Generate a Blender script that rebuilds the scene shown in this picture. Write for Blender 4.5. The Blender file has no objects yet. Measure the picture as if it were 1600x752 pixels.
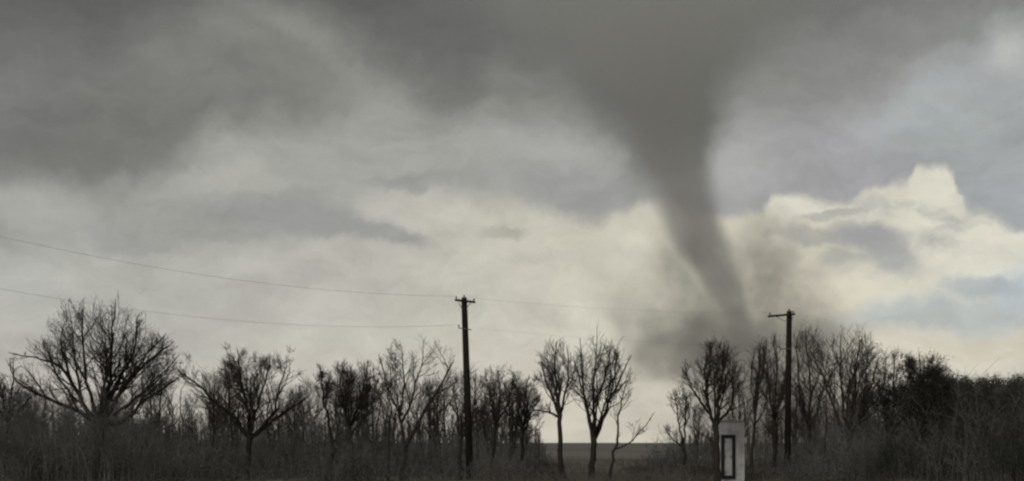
import bpy, bmesh, math, random
import numpy as np
from mathutils import Vector, Matrix

S = bpy.context.scene
C = S.collection
R = math.radians
F, HX, HY, EYE = 2000.0, 800.0, 692.0, 2.0       # focal length in photo pixels, principal column, horizon row, eye height

# ------------------------------------------------------------------ camera
cam_d = bpy.data.cameras.new('camera')
cam = bpy.data.objects.new('camera', cam_d); C.objects.link(cam)
cam.location = (0, 0, EYE); cam.rotation_euler = (R(90), 0, 0)
cam_d.sensor_width = 36.0; cam_d.lens = 36.0 * F / 1600.0
cam_d.shift_y = (HY - 376.0) / 1600.0
cam_d.clip_start = 0.1; cam_d.clip_end = 80000
S.camera = cam

S.view_settings.view_transform = 'Standard'; S.view_settings.look = 'None'
S.view_settings.exposure = 0.0; S.view_settings.gamma = 1.0
S.render.engine = 'CYCLES'
cy = S.cycles
cy.use_denoising = True
cy.max_bounces = 5; cy.diffuse_bounces = 2; cy.volume_bounces = 2
cy.volume_step_rate = 1.0; cy.volume_max_steps = 256
cy.filter_width = 2.4

def lin(c):
    return tuple(((v / 255.0) / 12.92 if v / 255.0 <= 0.04045 else ((v / 255.0 + 0.055) / 1.055) ** 2.4) for v in c)

# ------------------------------------------------------------------ node helper
class NT:
    def __init__(s, tree): s.t = tree; s.n = tree.nodes; s.l = tree.links
    def put(s, sock, v):
        if v is None: return
        if isinstance(v, bpy.types.NodeSocket): s.l.new(v, sock)
        else: sock.default_value = v
    def m(s, op, a, b=None, c=None, clamp=False):
        n = s.n.new('ShaderNodeMath'); n.operation = op; n.use_clamp = clamp
        s.put(n.inputs[0], a); s.put(n.inputs[1], b)
        if c is not None: s.put(n.inputs[2], c)
        return n.outputs[0]
    def vm(s, op, a, b=None, scale=None):
        n = s.n.new('ShaderNodeVectorMath'); n.operation = op
        s.put(n.inputs[0], a)
        if b is not None: s.put(n.inputs[1], b)
        if scale is not None: s.put(n.inputs['Scale'], scale)
        return n.outputs['Value'] if op in ('LENGTH', 'DOT_PRODUCT', 'DISTANCE') else n.outputs[0]
    def smooth(s, v, lo, hi, a=0.0, b=1.0):
        n = s.n.new('ShaderNodeMapRange'); n.interpolation_type = 'SMOOTHSTEP'
        s.put(n.inputs['Value'], v); s.put(n.inputs['From Min'], lo); s.put(n.inputs['From Max'], hi)
        s.put(n.inputs['To Min'], a); s.put(n.inputs['To Max'], b); return n.outputs['Result']
    def mapr(s, v, lo, hi, a=0.0, b=1.0):
        n = s.n.new('ShaderNodeMapRange'); n.clamp = True
        s.put(n.inputs['Value'], v); s.put(n.inputs['From Min'], lo); s.put(n.inputs['From Max'], hi)
        s.put(n.inputs['To Min'], a); s.put(n.inputs['To Max'], b); return n.outputs['Result']
    def noise(s, vec, scale, detail=4.0, rough=0.55, dist=0.0, out='Fac'):
        n = s.n.new('ShaderNodeTexNoise'); s.put(n.inputs['Vector'], vec)
        s.put(n.inputs['Scale'], scale); s.put(n.inputs['Detail'], detail)
        s.put(n.inputs['Roughness'], rough); s.put(n.inputs['Distortion'], dist)
        return n.outputs[out]
    def mix(s, f, a, b):
        n = s.n.new('ShaderNodeMix'); n.data_type = 'RGBA'
        s.put(n.inputs['Factor'], f)
        s.put(n.inputs[6], a if isinstance(a, bpy.types.NodeSocket) else (*a, 1))
        s.put(n.inputs[7], b if isinstance(b, bpy.types.NodeSocket) else (*b, 1))
        return n.outputs[2]
    def curve(s, v, pts):
        n = s.n.new('ShaderNodeFloatCurve'); s.put(n.inputs['Value'], v)
        cv = n.mapping.curves[0]; pts = sorted(pts)
        cv.points[0].location = pts[0]; cv.points[-1].location = pts[-1]
        for p in pts[1:-1]: cv.points.new(*p)
        for p in cv.points: p.handle_type = 'AUTO_CLAMPED'
        n.mapping.update(); return n.outputs[0]
    def ramp(s, v, stops):
        n = s.n.new('ShaderNodeValToRGB'); s.put(n.inputs[0], v)
        e = n.color_ramp.elements
        while len(e) > 1: e.remove(e[-1])
        e[0].position = stops[0][0]; e[0].color = (*stops[0][1], 1)
        for p, c in stops[1:]:
            x = e.new(p); x.color = (*c, 1)
        return n.outputs[0]
    def scalec(s, col, f):
        n = s.n.new('ShaderNodeVectorMath'); n.operation = 'SCALE'; s.put(n.inputs[0], col); s.put(n.inputs['Scale'], f); return n.outputs[0]

# ------------------------------------------------------------------ sky: daylight sky behind a broken storm overcast
SUN_AZ, SUN_EL = R(-148), R(38)      # behind the viewer's left shoulder, veiled by the overcast
W = bpy.data.worlds.new('World'); S.world = W; W.use_nodes = True
W.node_tree.nodes.clear()
k = NT(W.node_tree)
out = k.n.new('ShaderNodeOutputWorld')
tc = k.n.new('ShaderNodeTexCoord')
D0 = k.vm('NORMALIZE', tc.outputs['Generated'])
# wind-torn edges: the direction is pushed about by noise before the cloud bands are looked up
wn1 = k.vm('SUBTRACT', k.noise(D0, 7.0, 6.0, 0.56, out='Color'), (0.5, 0.5, 0.5))
wn2 = k.vm('SUBTRACT', k.noise(D0, 24.0, 5.0, 0.58, out='Color'), (0.5, 0.5, 0.5))
wn3 = k.vm('SUBTRACT', k.noise(D0, 75.0, 4.0, 0.6, out='Color'), (0.5, 0.5, 0.5))
D1 = k.vm('ADD', D0, k.vm('SCALE', wn3, scale=0.008))
Dw = k.vm('ADD', D1, k.vm('ADD', k.vm('SCALE', wn1, scale=0.05), k.vm('SCALE', wn2, scale=0.026)))
def az_el(D):
    sx = k.n.new('ShaderNodeSeparateXYZ'); k.put(sx.inputs[0], D)
    az = k.m('MULTIPLY', k.m('ARCTAN2', sx.outputs[0], sx.outputs[1]), 180 / math.pi)
    hz = k.m('SQRT', k.m('ADD', k.m('MULTIPLY', sx.outputs[0], sx.outputs[0]), k.m('MULTIPLY', sx.outputs[1], sx.outputs[1])))
    el = k.m('MULTIPLY', k.m('ARCTAN2', sx.outputs[2], hz), 180 / math.pi)
    return az, el
AZ0, EL0 = az_el(D0)
AZ, EL = az_el(Dw)
Dc = k.vm('ADD', D1, k.vm('ADD', k.vm('SCALE', wn1, scale=0.018), k.vm('SCALE', wn2, scale=0.022)))
AZc, ELc = az_el(Dc)      # less disturbed: for the firm cumulus edges
U = k.mapr(AZ, -40, 40)
def px_az(x): return math.degrees(math.atan((x - HX) / F))
def px_el(x, y): return math.degrees(math.atan((HY - y) / F * math.cos(math.atan((x - HX) / F))))
EMAX = 40.0
def band(pts, soft, ends, crisp=False):
    """1 above the base of a cloud bank whose base runs through the points; 'ends' = base elevation away from this part of the sky"""
    q = [(0.0, ends / EMAX)] + [((px_az(x) + 40) / 80, max(0.0, px_el(x, y)) / EMAX) for x, y in pts] + [(1.0, ends / EMAX)]
    b = k.m('MULTIPLY', k.curve(k.mapr(AZc, -40, 40) if crisp else U, q), EMAX)
    d = k.m('SUBTRACT', ELc if crisp else EL, b)
    if crisp:        # the bank's edge is blurred at the left and firm at the right
        soft = k.mapr(AZc, -8.0, 9.0, soft * 2.8, soft)
        return k.smooth(d, k.m('MULTIPLY', soft, -1.0), soft)
    return k.smooth(d, -soft, soft)
def blob(x, y, rx, ry, ang=0.0, inner=0.25, crisp=False):
    """soft-edged cloud patch"""
    ca, sa = math.cos(R(ang)), math.sin(R(ang))
    dx = k.m('SUBTRACT', AZc if crisp else AZ, px_az(x)); dy = k.m('SUBTRACT', ELc if crisp else EL, px_el(x, y))
    a = k.m('DIVIDE', k.m('ADD', k.m('MULTIPLY', dx, ca), k.m('MULTIPLY', dy, sa)), rx / F * 57.3)
    b = k.m('DIVIDE', k.m('SUBTRACT', k.m('MULTIPLY', dy, ca), k.m('MULTIPLY', dx, sa)), ry / F * 57.3)
    r = k.m('SQRT', k.m('ADD', k.m('MULTIPLY', a, a), k.m('MULTIPLY', b, b)))
    return k.smooth(r, 1.0, inner)
def over(col, mask, c, f=1.0):
    return k.mix(mask if f == 1.0 else k.m('MULTIPLY', mask, f), col, lin(c))
# bright air under the cloud base: duller to the left, creamier to the right, dull again away from the break
base_u = k.ramp(U, [(0.0, lin((168, 168, 164))), (0.24, lin((174, 174, 168))), (0.40, lin((186, 184, 175))), (0.54, lin((199, 196, 182))),
                    (0.66, lin((208, 203, 184))), (0.76, lin((205, 203, 190))), (1.0, lin((168, 168, 164)))])
low = k.smooth(EL, 6.5, 1.0)
col = k.mix(k.m('MULTIPLY', low, 0.55), base_u, lin((210, 201, 188)))
# clear pale-blue air low on the right
pale = blob(1470, 490, 210, 40); col = over(col, pale, (186, 192, 192), 0.75)
col = over(col, blob(1600, 440, 60, 60), (184, 198, 204), 0.8)
col = over(col, blob(1560, 540, 190, 30), (206, 199, 180), 0.8)
col = over(col, blob(1290, 440, 130, 70), (213, 206, 188), 0.6)
# bright cumulus heads at the right
for x, y, rx, ry, a in ((1250, 318, 70, 34, 0), (1330, 318, 90, 38, 8), (1410, 330, 100, 60, 0), (1465, 290, 48, 55, 0), (1520, 385, 130, 58, -12)):
    col = over(col, blob(x, y, rx, ry, a, 0.45, True), (219, 216, 201), 0.85)
n4 = k.noise(k.vm('MULTIPLY', Dc, (1.0, 1.0, 1.7)), 24.0, 3.5, 0.5, 0.2)
col = over(col, k.m('MULTIPLY', k.smooth(n4, 0.46, 0.66), blob(1390, 365, 280, 90, 0, 0.3, True)), (176, 176, 171), 0.75)
# grey shelf of cloud above the break
g1 = band([(0, 392), (150, 385), (230, 400), (330, 395), (450, 385), (545, 335), (600, 305), (650, 300), (740, 308), (800, 314), (860, 334), (930, 347), (985, 332), (1040, 318),
           (1130, 345), (1190, 340), (1208, 310), (1250, 306), (1285, 316), (1320, 318), (1350, 298), (1400, 290), (1432, 286), (1446, 256), (1480, 258), (1497, 296), (1512, 322), (1550, 340), (1600, 358)], 0.3, 6.0, True)
shelf = k.ramp(U, [(0.0, lin((140, 140, 137))), (0.25, lin((160, 160, 155))), (0.42, lin((163, 163, 157))), (0.55, lin((158, 158, 155))),
                   (0.62, lin((162, 162, 161))), (0.70, lin((163, 163, 166))), (0.745, lin((163, 167, 167))), (0.80, lin((163, 167, 168))), (1.0, lin((140, 140, 137)))])
col = k.mix(g1, col, shelf)
# lighter torn patches inside the shelf, left
for x, y, rx, ry, a, c, f in ((60, 320, 110, 46, 0, (168, 168, 162), .8), (390, 278, 130, 34, 4, (172, 172, 165), .8), (250, 350, 60, 40, 0, (170, 170, 165), .5),
                              (640, 265, 130, 40, 0, (170, 169, 164), .6), (1160, 250, 70, 90, 0, (170, 170, 169), .7), (1450, 190, 130, 70, 0, (163, 170, 168), .7)):
    col = over(col, blob(x, y, rx, ry, a), c, f)
# streaks and shreds of grey scud
for x, y, rx, ry, a, c, f in ((470, 345, 190, 40, -8, (153, 153, 151), .95), (600, 372, 90, 20, -12, (154, 154, 151), .9), (180, 372, 70, 34, -10, (158, 158, 155), .9),
                              (640, 285, 120, 18, 2, (153, 153, 150), .8), (900, 300, 130, 40, -10, (152, 152, 151), .9), (790, 368, 60, 16, -4, (176, 174, 163), .8),
                              (1270, 368, 90, 17, -4, (172, 171, 163), .85), (1360, 372, 78, 30, -14, (166, 166, 167), .95), (1390, 405, 60, 34, -20, (169, 170, 168), .85),
                              (1310, 402, 34, 20, 0, (174, 174, 166), .7), (1300, 338, 70, 9, 6, (178, 177, 170), .8), (1540, 450, 80, 20, -5, (170, 176, 177), .9), (1580, 315, 90, 40, -15, (160, 163, 166), .7)):
    col = over(col, blob(x, y, rx, ry, a, .35, x > 1150), c, f)
# darker deck, left and middle
g2 = band([(0, 285), (120, 285), (190, 285), (235, 272), (290, 238), (350, 205), (430, 192), (520, 180), (600, 150), (680, 165), (760, 185), (880, 190), (960, 260), (1000, 300), (1090, 300),
           (1130, 230), (1200, 185), (1290, 190), (1380, 150), (1460, 105), (1530, 70), (1600, 45)], 1.35, 9.5)
deck = k.ramp(U, [(0.0, lin((112, 112, 110))), (0.24, lin((116, 116, 114))), (0.335, lin((122, 122, 118))), (0.376, lin((125, 125, 120))), (0.43, lin((139, 139, 133))), (0.50, lin((132, 132, 127))), (0.60, lin((128, 128, 124))), (0.72, lin((134, 135, 132))), (1.0, lin((112, 112, 110)))])
col = k.mix(k.m('MULTIPLY', g2, 0.93), col, deck)
col = over(col, blob(130, 245, 170, 36, 0), (116, 116, 113), 0.6)
col = over(col, blob(410, 130, 120, 40, -14), (118, 118, 114), 0.5)
col = over(col, blob(830, 150, 60, 60, -40), (146, 146, 140), 0.5)
col = over(col, blob(490, 62, 210, 30, -24), (142, 142, 136), 0.75)
# the almost black heart of the storm, its edge slanting down to the funnel
g3 = band([(0, 70), (150, 90), (250, 50), (340, 0), (430, -15), (520, 40), (590, 95), (650, 130), (710, 155), (790, 110), (860, 120), (915, 170), (960, 220), (1000, 260), (1090, 270),
           (1115, 190), (1150, 115), (1220, 65), (1320, 25), (1420, -10), (1520, -40), (1600, -60)], 1.9, 14.5)
col = k.mix(k.m('MULTIPLY', g3, 0.92), col, lin((99, 100, 98)))
col = over(col, blob(1600, 75, 75, 60, 0, 0.0), (190, 191, 188), 0.7)
# thickness of the cloud varies from place to place
Dz = k.vm('MULTIPLY', Dw, (1.0, 1.0, 2.2))
n1 = k.noise(Dz, 9.0, 7.0, 0.6, 0.3); n2 = k.noise(Dz, 34.0, 5.0, 0.6); n3 = k.noise(Dz, 17.0, 6.0, 0.6, 0.6)
var = k.m('ADD', k.mapr(n1, 0.3, 0.7, 0.86, 1.13), k.m('ADD', k.mapr(n2, 0.3, 0.7, -0.035, 0.035), k.mapr(n3, 0.3, 0.7, -0.06, 0.06)))
col = k.scalec(col, var)
sky = k.n.new('ShaderNodeTexSky'); sky.sky_type = 'NISHITA'; sky.sun_disc = False
sky.sun_elevation = SUN_EL; sky.sun_rotation = SUN_AZ; sky.dust_density = 2.0
bg_clear = k.n.new('ShaderNodeBackground'); k.put(bg_clear.inputs[0], sky.outputs[0]); bg_clear.inputs[1].default_value = 0.06
bg_cloud = k.n.new('ShaderNodeBackground'); k.put(bg_cloud.inputs[0], col); bg_cloud.inputs[1].default_value = 1.0
thin = k.m('MULTIPLY', k.m('MULTIPLY', pale, 0.15), k.m('SUBTRACT', 1.0, g1))
cover = k.m('SUBTRACT', 1.0, thin)
ms = k.n.new('ShaderNodeMixShader'); k.put(ms.inputs[0], cover)
k.l.new(bg_clear.outputs[0], ms.inputs[1]); k.l.new(bg_cloud.outputs[0], ms.inputs[2])
k.l.new(ms.outputs[0], out.inputs['Surface'])

sun_d = bpy.data.lights.new('sun', 'SUN'); sun_d.energy = 1.0; sun_d.angle = R(25); sun_d.color = (1.0, 0.95, 0.87)
sun = bpy.data.objects.new('sun', sun_d); C.objects.link(sun)
sdir = Vector((math.sin(SUN_AZ) * math.cos(SUN_EL), math.cos(SUN_AZ) * math.cos(SUN_EL), math.sin(SUN_EL)))
sun.rotation_euler = sdir.to_track_quat('Z', 'Y').to_euler(); sun.location = sdir * 200

# ------------------------------------------------------------------ helpers
def at(x, y, Y):
    """the point at distance Y seen at photo pixel (x, y)"""
    return ((x - HX) / F * Y, Y, EYE + (HY - y) / F * Y)

def tag(o, label=None, cat=None, group=None, kind=None):
    if label: o['label'] = label
    if cat: o['category'] = cat
    if group: o['group'] = group
    if kind: o['kind'] = kind
    return o
def empty(name, loc):
    o = bpy.data.objects.new(name, None); o.empty_display_size = 0.3; C.objects.link(o); o.location = loc; return o
def link_mesh(name, verts, faces, mat, parent=None, smooth=False, offset=None):
    me = bpy.data.meshes.new(name)
    me.from_pydata([tuple(v) for v in verts] if not isinstance(verts, np.ndarray) else verts.tolist(), [], faces if isinstance(faces, list) else faces.tolist())
    me.materials.append(mat)
    if smooth: me.shade_smooth()
    o = bpy.data.objects.new(name, me); C.objects.link(o)
    if parent: o.parent = parent
    return o
def link_np(name, V, Q, mat, parent=None, smooth=True):
    """mesh from numpy vertices and quads"""
    me = bpy.data.meshes.new(name)
    n, f = len(V), len(Q)
    me.vertices.add(n); me.vertices.foreach_set('co', V.astype(np.float32).ravel())
    me.loops.add(f * 4); me.loops.foreach_set('vertex_index', Q.astype(np.int32).ravel())
    me.polygons.add(f); me.polygons.foreach_set('loop_start', np.arange(0, f * 4, 4, dtype=np.int32))
    me.polygons.foreach_set('use_smooth', np.full(f, smooth))
    me.materials.append(mat); me.update(calc_edges=True); me.validate()
    o = bpy.data.objects.new(name, me); C.objects.link(o)
    if parent: o.parent = parent
    return o
def link_bm(name, bm, mat, parent=None, smooth=False):
    me = bpy.data.meshes.new(name); bm.normal_update(); bm.to_mesh(me); bm.free(); me.materials.append(mat)
    if smooth: me.shade_smooth()
    o = bpy.data.objects.new(name, me); C.objects.link(o)
    if parent: o.parent = parent
    return o

class Tubes:
    """tapered tubes along polylines, batched into one mesh"""
    def __init__(s): s.d = {}
    def add(s, pts, rad, sides): s.d.setdefault((len(pts), sides), []).append((pts, rad))
    def count(s): return sum(len(v) for v in s.d.values())
    def arrays(s, origin=(0, 0, 0)):
        VV, QQ, off = [], [], 0
        for (n, kk), L in s.d.items():
            P = np.array([a for a, _ in L], float) - np.array(origin); Rr = np.array([b for _, b in L], float)
            T = np.empty_like(P); T[:, 1:-1] = P[:, 2:] - P[:, :-2]; T[:, 0] = P[:, 1] - P[:, 0]; T[:, -1] = P[:, -1] - P[:, -2]
            T /= np.linalg.norm(T, axis=2, keepdims=True) + 1e-9
            ref = np.where(np.abs(T[:, :1, 2:3]) > 0.9, np.array([[[1., 0, 0]]]), np.array([[[0, 0, 1.]]]))
            A = np.cross(T, np.broadcast_to(ref, T.shape)); A /= np.linalg.norm(A, axis=2, keepdims=True) + 1e-9
            B = np.cross(T, A)
            th = np.arange(kk) * 2 * math.pi / kk
            ring = P[:, :, None, :] + Rr[:, :, None, None] * (A[:, :, None, :] * np.cos(th)[None, None, :, None] + B[:, :, None, :] * np.sin(th)[None, None, :, None])
            t = len(L); V = ring.reshape(-1, 3)
            idx = np.arange(t * n * kk).reshape(t, n, kk) + off
            a = idx[:, :-1, :]; b = idx[:, 1:, :]
            Q = np.stack([a, np.roll(a, -1, 2), np.roll(b, -1, 2), b], -1).reshape(-1, 4)
            VV.append(V); QQ.append(Q); off += len(V)
        return np.concatenate(VV), np.concatenate(QQ)
    def build(s, name, mat, parent=None, origin=(0, 0, 0)):
        V, Q = s.arrays(origin); return link_np(name, V, Q, mat, parent)
class Leaves:
    """small folded leaf faces scattered through a volume"""
    def __init__(s): s.p = []; s.s = []; s.el = []
    def add(s, p, size, el=1.6): s.p.append(p); s.s.append(size); s.el.append(el)
    def build(s, name, mat, parent=None, origin=(0, 0, 0), seed=1, up=0.0):
        g = np.random.default_rng(seed); n = len(s.p)
        P = np.array(s.p) - np.array(origin); z = np.array(s.s)[:, None]; e = np.array(s.el)[:, None]
        A = g.normal(size=(n, 3)); A[:, 2] += up; A /= np.linalg.norm(A, axis=1, keepdims=True)
        B = np.cross(A, g.normal(size=(n, 3))); B /= np.linalg.norm(B, axis=1, keepdims=True)
        V = np.stack([P - A * z * e * .5, P + B * z * .5, P + A * z * e * .5, P - B * z * .5], 1).reshape(-1, 3)
        Q = np.arange(n * 4).reshape(n, 4)
        return link_np(name, V, Q, mat, parent, smooth=False)

# ------------------------------------------------------------------ materials
def mat(name, build):
    m = bpy.data.materials.new(name); m.use_nodes = True; m.node_tree.nodes.clear()
    q = NT(m.node_tree); o = q.n.new('ShaderNodeOutputMaterial'); build(q, o); return m
def surf(name, c1, c2, scale, rough=0.9, stretch=(1, 1, 1), bump=0.0, spec=0.25, detail=5.0, c3=None, scale3=0.3):
    def b(q, o):
        t = q.n.new('ShaderNodeTexCoord'); v = q.vm('MULTIPLY', t.outputs['Object'], stretch)
        n = q.noise(v, scale, detail, 0.6)
        c = q.mix(q.mapr(n, 0.3, 0.7), c1, c2)
        if c3: c = q.mix(q.smooth(q.noise(t.outputs['Object'], scale3, 3.0), 0.48, 0.66), c, c3)
        p = q.n.new('ShaderNodeBsdfPrincipled'); q.put(p.inputs['Base Color'], c); p.inputs['Roughness'].default_value = rough
        p.inputs['Specular IOR Level'].default_value = spec
        if bump:
            bp = q.n.new('ShaderNodeBump'); bp.inputs['Strength'].default_value = bump; bp.inputs['Distance'].default_value = 0.03
            q.put(bp.inputs['Height'], n); q.l.new(bp.outputs[0], p.inputs['Normal'])
        q.l.new(p.outputs[0], o.inputs['Surface'])
    return mat(name, b)
M_bark = surf('bark_grey_brown', (0.026, 0.023, 0.019), (0.06, 0.053, 0.045), 6.0, stretch=(1, 1, .25), bump=0.5)
M_bark_dark = surf('bark_dark', (0.018, 0.016, 0.013), (0.045, 0.039, 0.032), 6.0, stretch=(1, 1, .25), bump=0.5)
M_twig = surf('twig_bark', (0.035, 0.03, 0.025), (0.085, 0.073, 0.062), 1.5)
M_twig_hazed = surf('haze_paled_twig_bark', (0.10, 0.092, 0.082), (0.17, 0.158, 0.142), 0.3)  # far twigs: haze of distance painted in as a paler bark colour
M_leaf = surf('withered_leaf', (0.03, 0.028, 0.016), (0.075, 0.062, 0.038), 1.2)
M_ever = surf('dull_foliage', (0.04, 0.043, 0.034), (0.09, 0.09, 0.075), 0.8, c3=(0.10, 0.092, 0.08), scale3=0.5)
M_brush = surf('brush_stems', (0.075, 0.073, 0.067), (0.25, 0.247, 0.228), 0.40, c3=(0.05, 0.052, 0.042), scale3=0.22)
M_brushleaf = surf('brush_leaves', (0.06, 0.064, 0.05), (0.15, 0.152, 0.128), 0.35, c3=(0.045, 0.05, 0.033), scale3=0.22)
M_ground = surf('dead_grass_field', (0.155, 0.145, 0.127), (0.28, 0.262, 0.235), 0.5, bump=0.6, c3=(0.12, 0.118, 0.092), scale3=0.02)
M_grass = surf('dry_grass', (0.13, 0.118, 0.10), (0.27, 0.245, 0.21), 0.3)
M_pole = surf('weathered_pole_wood', (0.016, 0.013, 0.010), (0.036, 0.03, 0.025), 14.0, stretch=(1, 1, .06), bump=0.6)
M_iron = surf('galvanised_iron', (0.10, 0.10, 0.10), (0.2, 0.2, 0.2), 20.0, rough=0.6)
M_glass = surf('brown_porcelain', (0.05, 0.03, 0.02), (0.08, 0.05, 0.03), 5.0, rough=0.25, spec=0.5)
M_wire = surf('aluminium_conductor', (0.16, 0.16, 0.155), (0.22, 0.22, 0.215), 3.0, rough=0.6)
M_hut = surf('pale_grey_sheet', (0.55, 0.56, 0.56), (0.68, 0.69, 0.69), 2.5, rough=0.7, stretch=(1, 1, .3), bump=0.1, c3=(0.42, 0.41, 0.38), scale3=1.4)
M_hutroof = surf('grey_roof_sheet', (0.32, 0.32, 0.32), (0.42, 0.42, 0.42), 3.0, rough=0.7)
M_frame = surf('black_door_frame', (0.018, 0.017, 0.017), (0.035, 0.033, 0.033), 8.0, rough=0.6)

# ------------------------------------------------------------------ ground: one sheet to the horizon
def build_ground():
    rng = np.random.default_rng(4)
    def axis(n, near, far):
        a = np.concatenate([np.linspace(-near, near, n), ])
        g = near * np.exp(np.linspace(0.08, math.log(far / near), 26))
        return np.concatenate([-g[::-1], a, g])
    xs = axis(90, 120, 40000); ys = axis(90, 150, 40000)
    X, Y = np.meshgrid(xs, ys, indexing='ij')
    Z = 0.10 * np.sin(X * .11 + 1.3) * np.sin(Y * .09) + 0.06 * np.sin(X * .31 + Y * .23) + 0.05 * np.sin(X * .05 - Y * .41)
    Z *= np.exp(-(np.hypot(X, Y) / 220) ** 2)
    V = np.stack([X, Y, Z], -1).reshape(-1, 3)
    i = np.arange(len(xs) * len(ys)).reshape(len(xs), len(ys))
    Q = np.stack([i[:-1, :-1], i[1:, :-1], i[1:, 1:], i[:-1, 1:]], -1).reshape(-1, 4)
    o = link_np('ground', V, Q, M_ground); tag(o, kind='structure')
build_ground()

# ------------------------------------------------------------------ the tornado: a funnel of condensed vapour and its dust cloud, as real volumes
TY = 1500.0; TS = TY / F
def volume_mat(name, colour, dens_fn, aniso=0.0):
    def b(q, o):
        t = q.n.new('ShaderNodeTexCoord')
        v = q.n.new('ShaderNodeVolumePrincipled')
        v.inputs['Color'].default_value = (*colour, 1); v.inputs['Anisotropy'].default_value = aniso
        q.put(v.inputs['Density'], dens_fn(q, t.outputs['Object']))
        q.l.new(v.outputs[0], o.inputs['Volume'])
    return mat(name, b)
FUN = [  # photo row, left edge, right edge of the funnel
    (-90, 600, 1460), (-40, 660, 1400), (0, 705, 1350), (50, 770, 1275), (100, 845, 1205), (150, 912, 1150), (200, 962, 1122), (250, 995, 1115), (300, 1012, 1122),
    (350, 1036, 1136), (400, 1066, 1147), (440, 1092, 1160), (470, 1114, 1168), (500, 1130, 1178), (540, 1142, 1188), (600, 1150, 1198), (660, 1154, 1206)]
tx0, tz0 = (1150 - HX) * TS, 0.0
ZT = EYE + (HY + 90) * TS
fz = [(EYE + (HY - y) * TS) for y, a, b in FUN]
fc = [((a + b) / 2 - 1150) * TS for y, a, b in FUN]
fr = [(b - a) / 2 * TS for y, a, b in FUN]
tornado = empty('tornado', (tx0, TY, 0))
tag(tornado, 'dark grey tornado funnel hanging from the storm cloud with dust at its foot', 'tornado')
def funnel_density(q, P):
    s = q.n.new('ShaderNodeSeparateXYZ'); q.put(s.inputs[0], P)
    t = q.m('DIVIDE', s.outputs[2], ZT)
    cx = q.m('MULTIPLY_ADD', q.curve(t, [(z / ZT, (c + 200) / 400) for z, c in zip(fz, fc)]), 400.0, -200.0)
    rr = q.m('MULTIPLY', q.curve(t, [(z / ZT, r / 400) for z, r in zip(fz, fr)]), 400.0)
    dx = q.m('SUBTRACT', s.outputs[0], cx)
    # vapour streaks wind round the axis as they climb
    ang = q.m('ADD', q.m('ARCTAN2', dx, s.outputs[1]), q.m('MULTIPLY', s.outputs[2], 0.016))
    d = q.m('SQRT', q.m('ADD', q.m('MULTIPLY', dx, dx), q.m('MULTIPLY', s.outputs[1], s.outputs[1])))
    rel = q.m('DIVIDE', d, rr)
    cv = q.n.new('ShaderNodeCombineXYZ'); q.put(cv.inputs[0], q.m('SINE', ang)); q.put(cv.inputs[1], q.m('COSINE', ang)); q.put(cv.inputs[2], q.m('MULTIPLY', s.outputs[2], 0.007))
    n = q.noise(cv.outputs[0], 1.6, 5.0, 0.6)
    n2 = q.noise(P, 0.022, 4.0, 0.6)
    nn = q.m('ADD', q.m('MULTIPLY', q.m('SUBTRACT', n, 0.5), 0.70), q.m('MULTIPLY', q.m('SUBTRACT', n2, 0.5), 0.75))
    edge = q.mapr(s.outputs[2], 300.0, 500.0, 0.55, 0.05)          # crisp wall low down, melting into the cloud base above
    body = q.m('MULTIPLY', q.smooth(q.m('ADD', rel, nn), 1.2, edge), q.mapr(n, 0.34, 0.66, 0.65, 1.35))
    thin = q.smooth(s.outputs[2], 130.0, 235.0, 0.30, 1.0)       # the tip frays into the dust
    wide = q.m('DIVIDE', 52.0, q.m('MAXIMUM', rr, 25.0))
    return q.m('MULTIPLY', q.m('MULTIPLY', q.m('MULTIPLY', body, thin), wide), 0.026)
def build_funnel():
    M = volume_mat('funnel_vapour', (0.93, 0.94, 0.93), funnel_density)
    n, kk = 40, 40
    zz = np.linspace(2.0, ZT - 0.5, n)
    o_ = np.argsort(fz); z_, c_, r_ = np.array(fz)[o_], np.array(fc)[o_], np.array(fr)[o_]
    V = []; 
    for z in zz:
        c, r = np.interp(z, z_, c_), np.interp(z, z_, r_) * 1.28
        for j in range(kk):
            a = j * 2 * math.pi / kk; V.append((c + r * math.cos(a), r * math.sin(a), z))
    fcs = [[i * kk + j, i * kk + (j + 1) % kk, (i + 1) * kk + (j + 1) % kk, (i + 1) * kk + j] for i in range(n - 1) for j in range(kk)]
    fcs += [list(range(kk))[::-1], [(n - 1) * kk + j for j in range(kk)]]
    link_mesh('funnel', V, fcs, M, tornado)
build_funnel()
DUST = [  # photo column, row, half width, half height, weight
    (1150, 650, 140, 90, 0.8), (1150, 560, 160, 95, 0.8), (1070, 548, 115, 72, 0.62), (1015, 535, 85, 72, 0.36), (1110, 495, 130, 90, 0.6), (1062, 420, 70, 95, 0.40),
    (1210, 470, 100, 105, 0.58), (1250, 545, 125, 95, 0.66), (1190, 395, 75, 95, 0.46), (985, 480, 85, 70, 0.22), (1235, 640, 130, 90, 0.75), (1285, 505, 80, 70, 0.38)]
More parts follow.
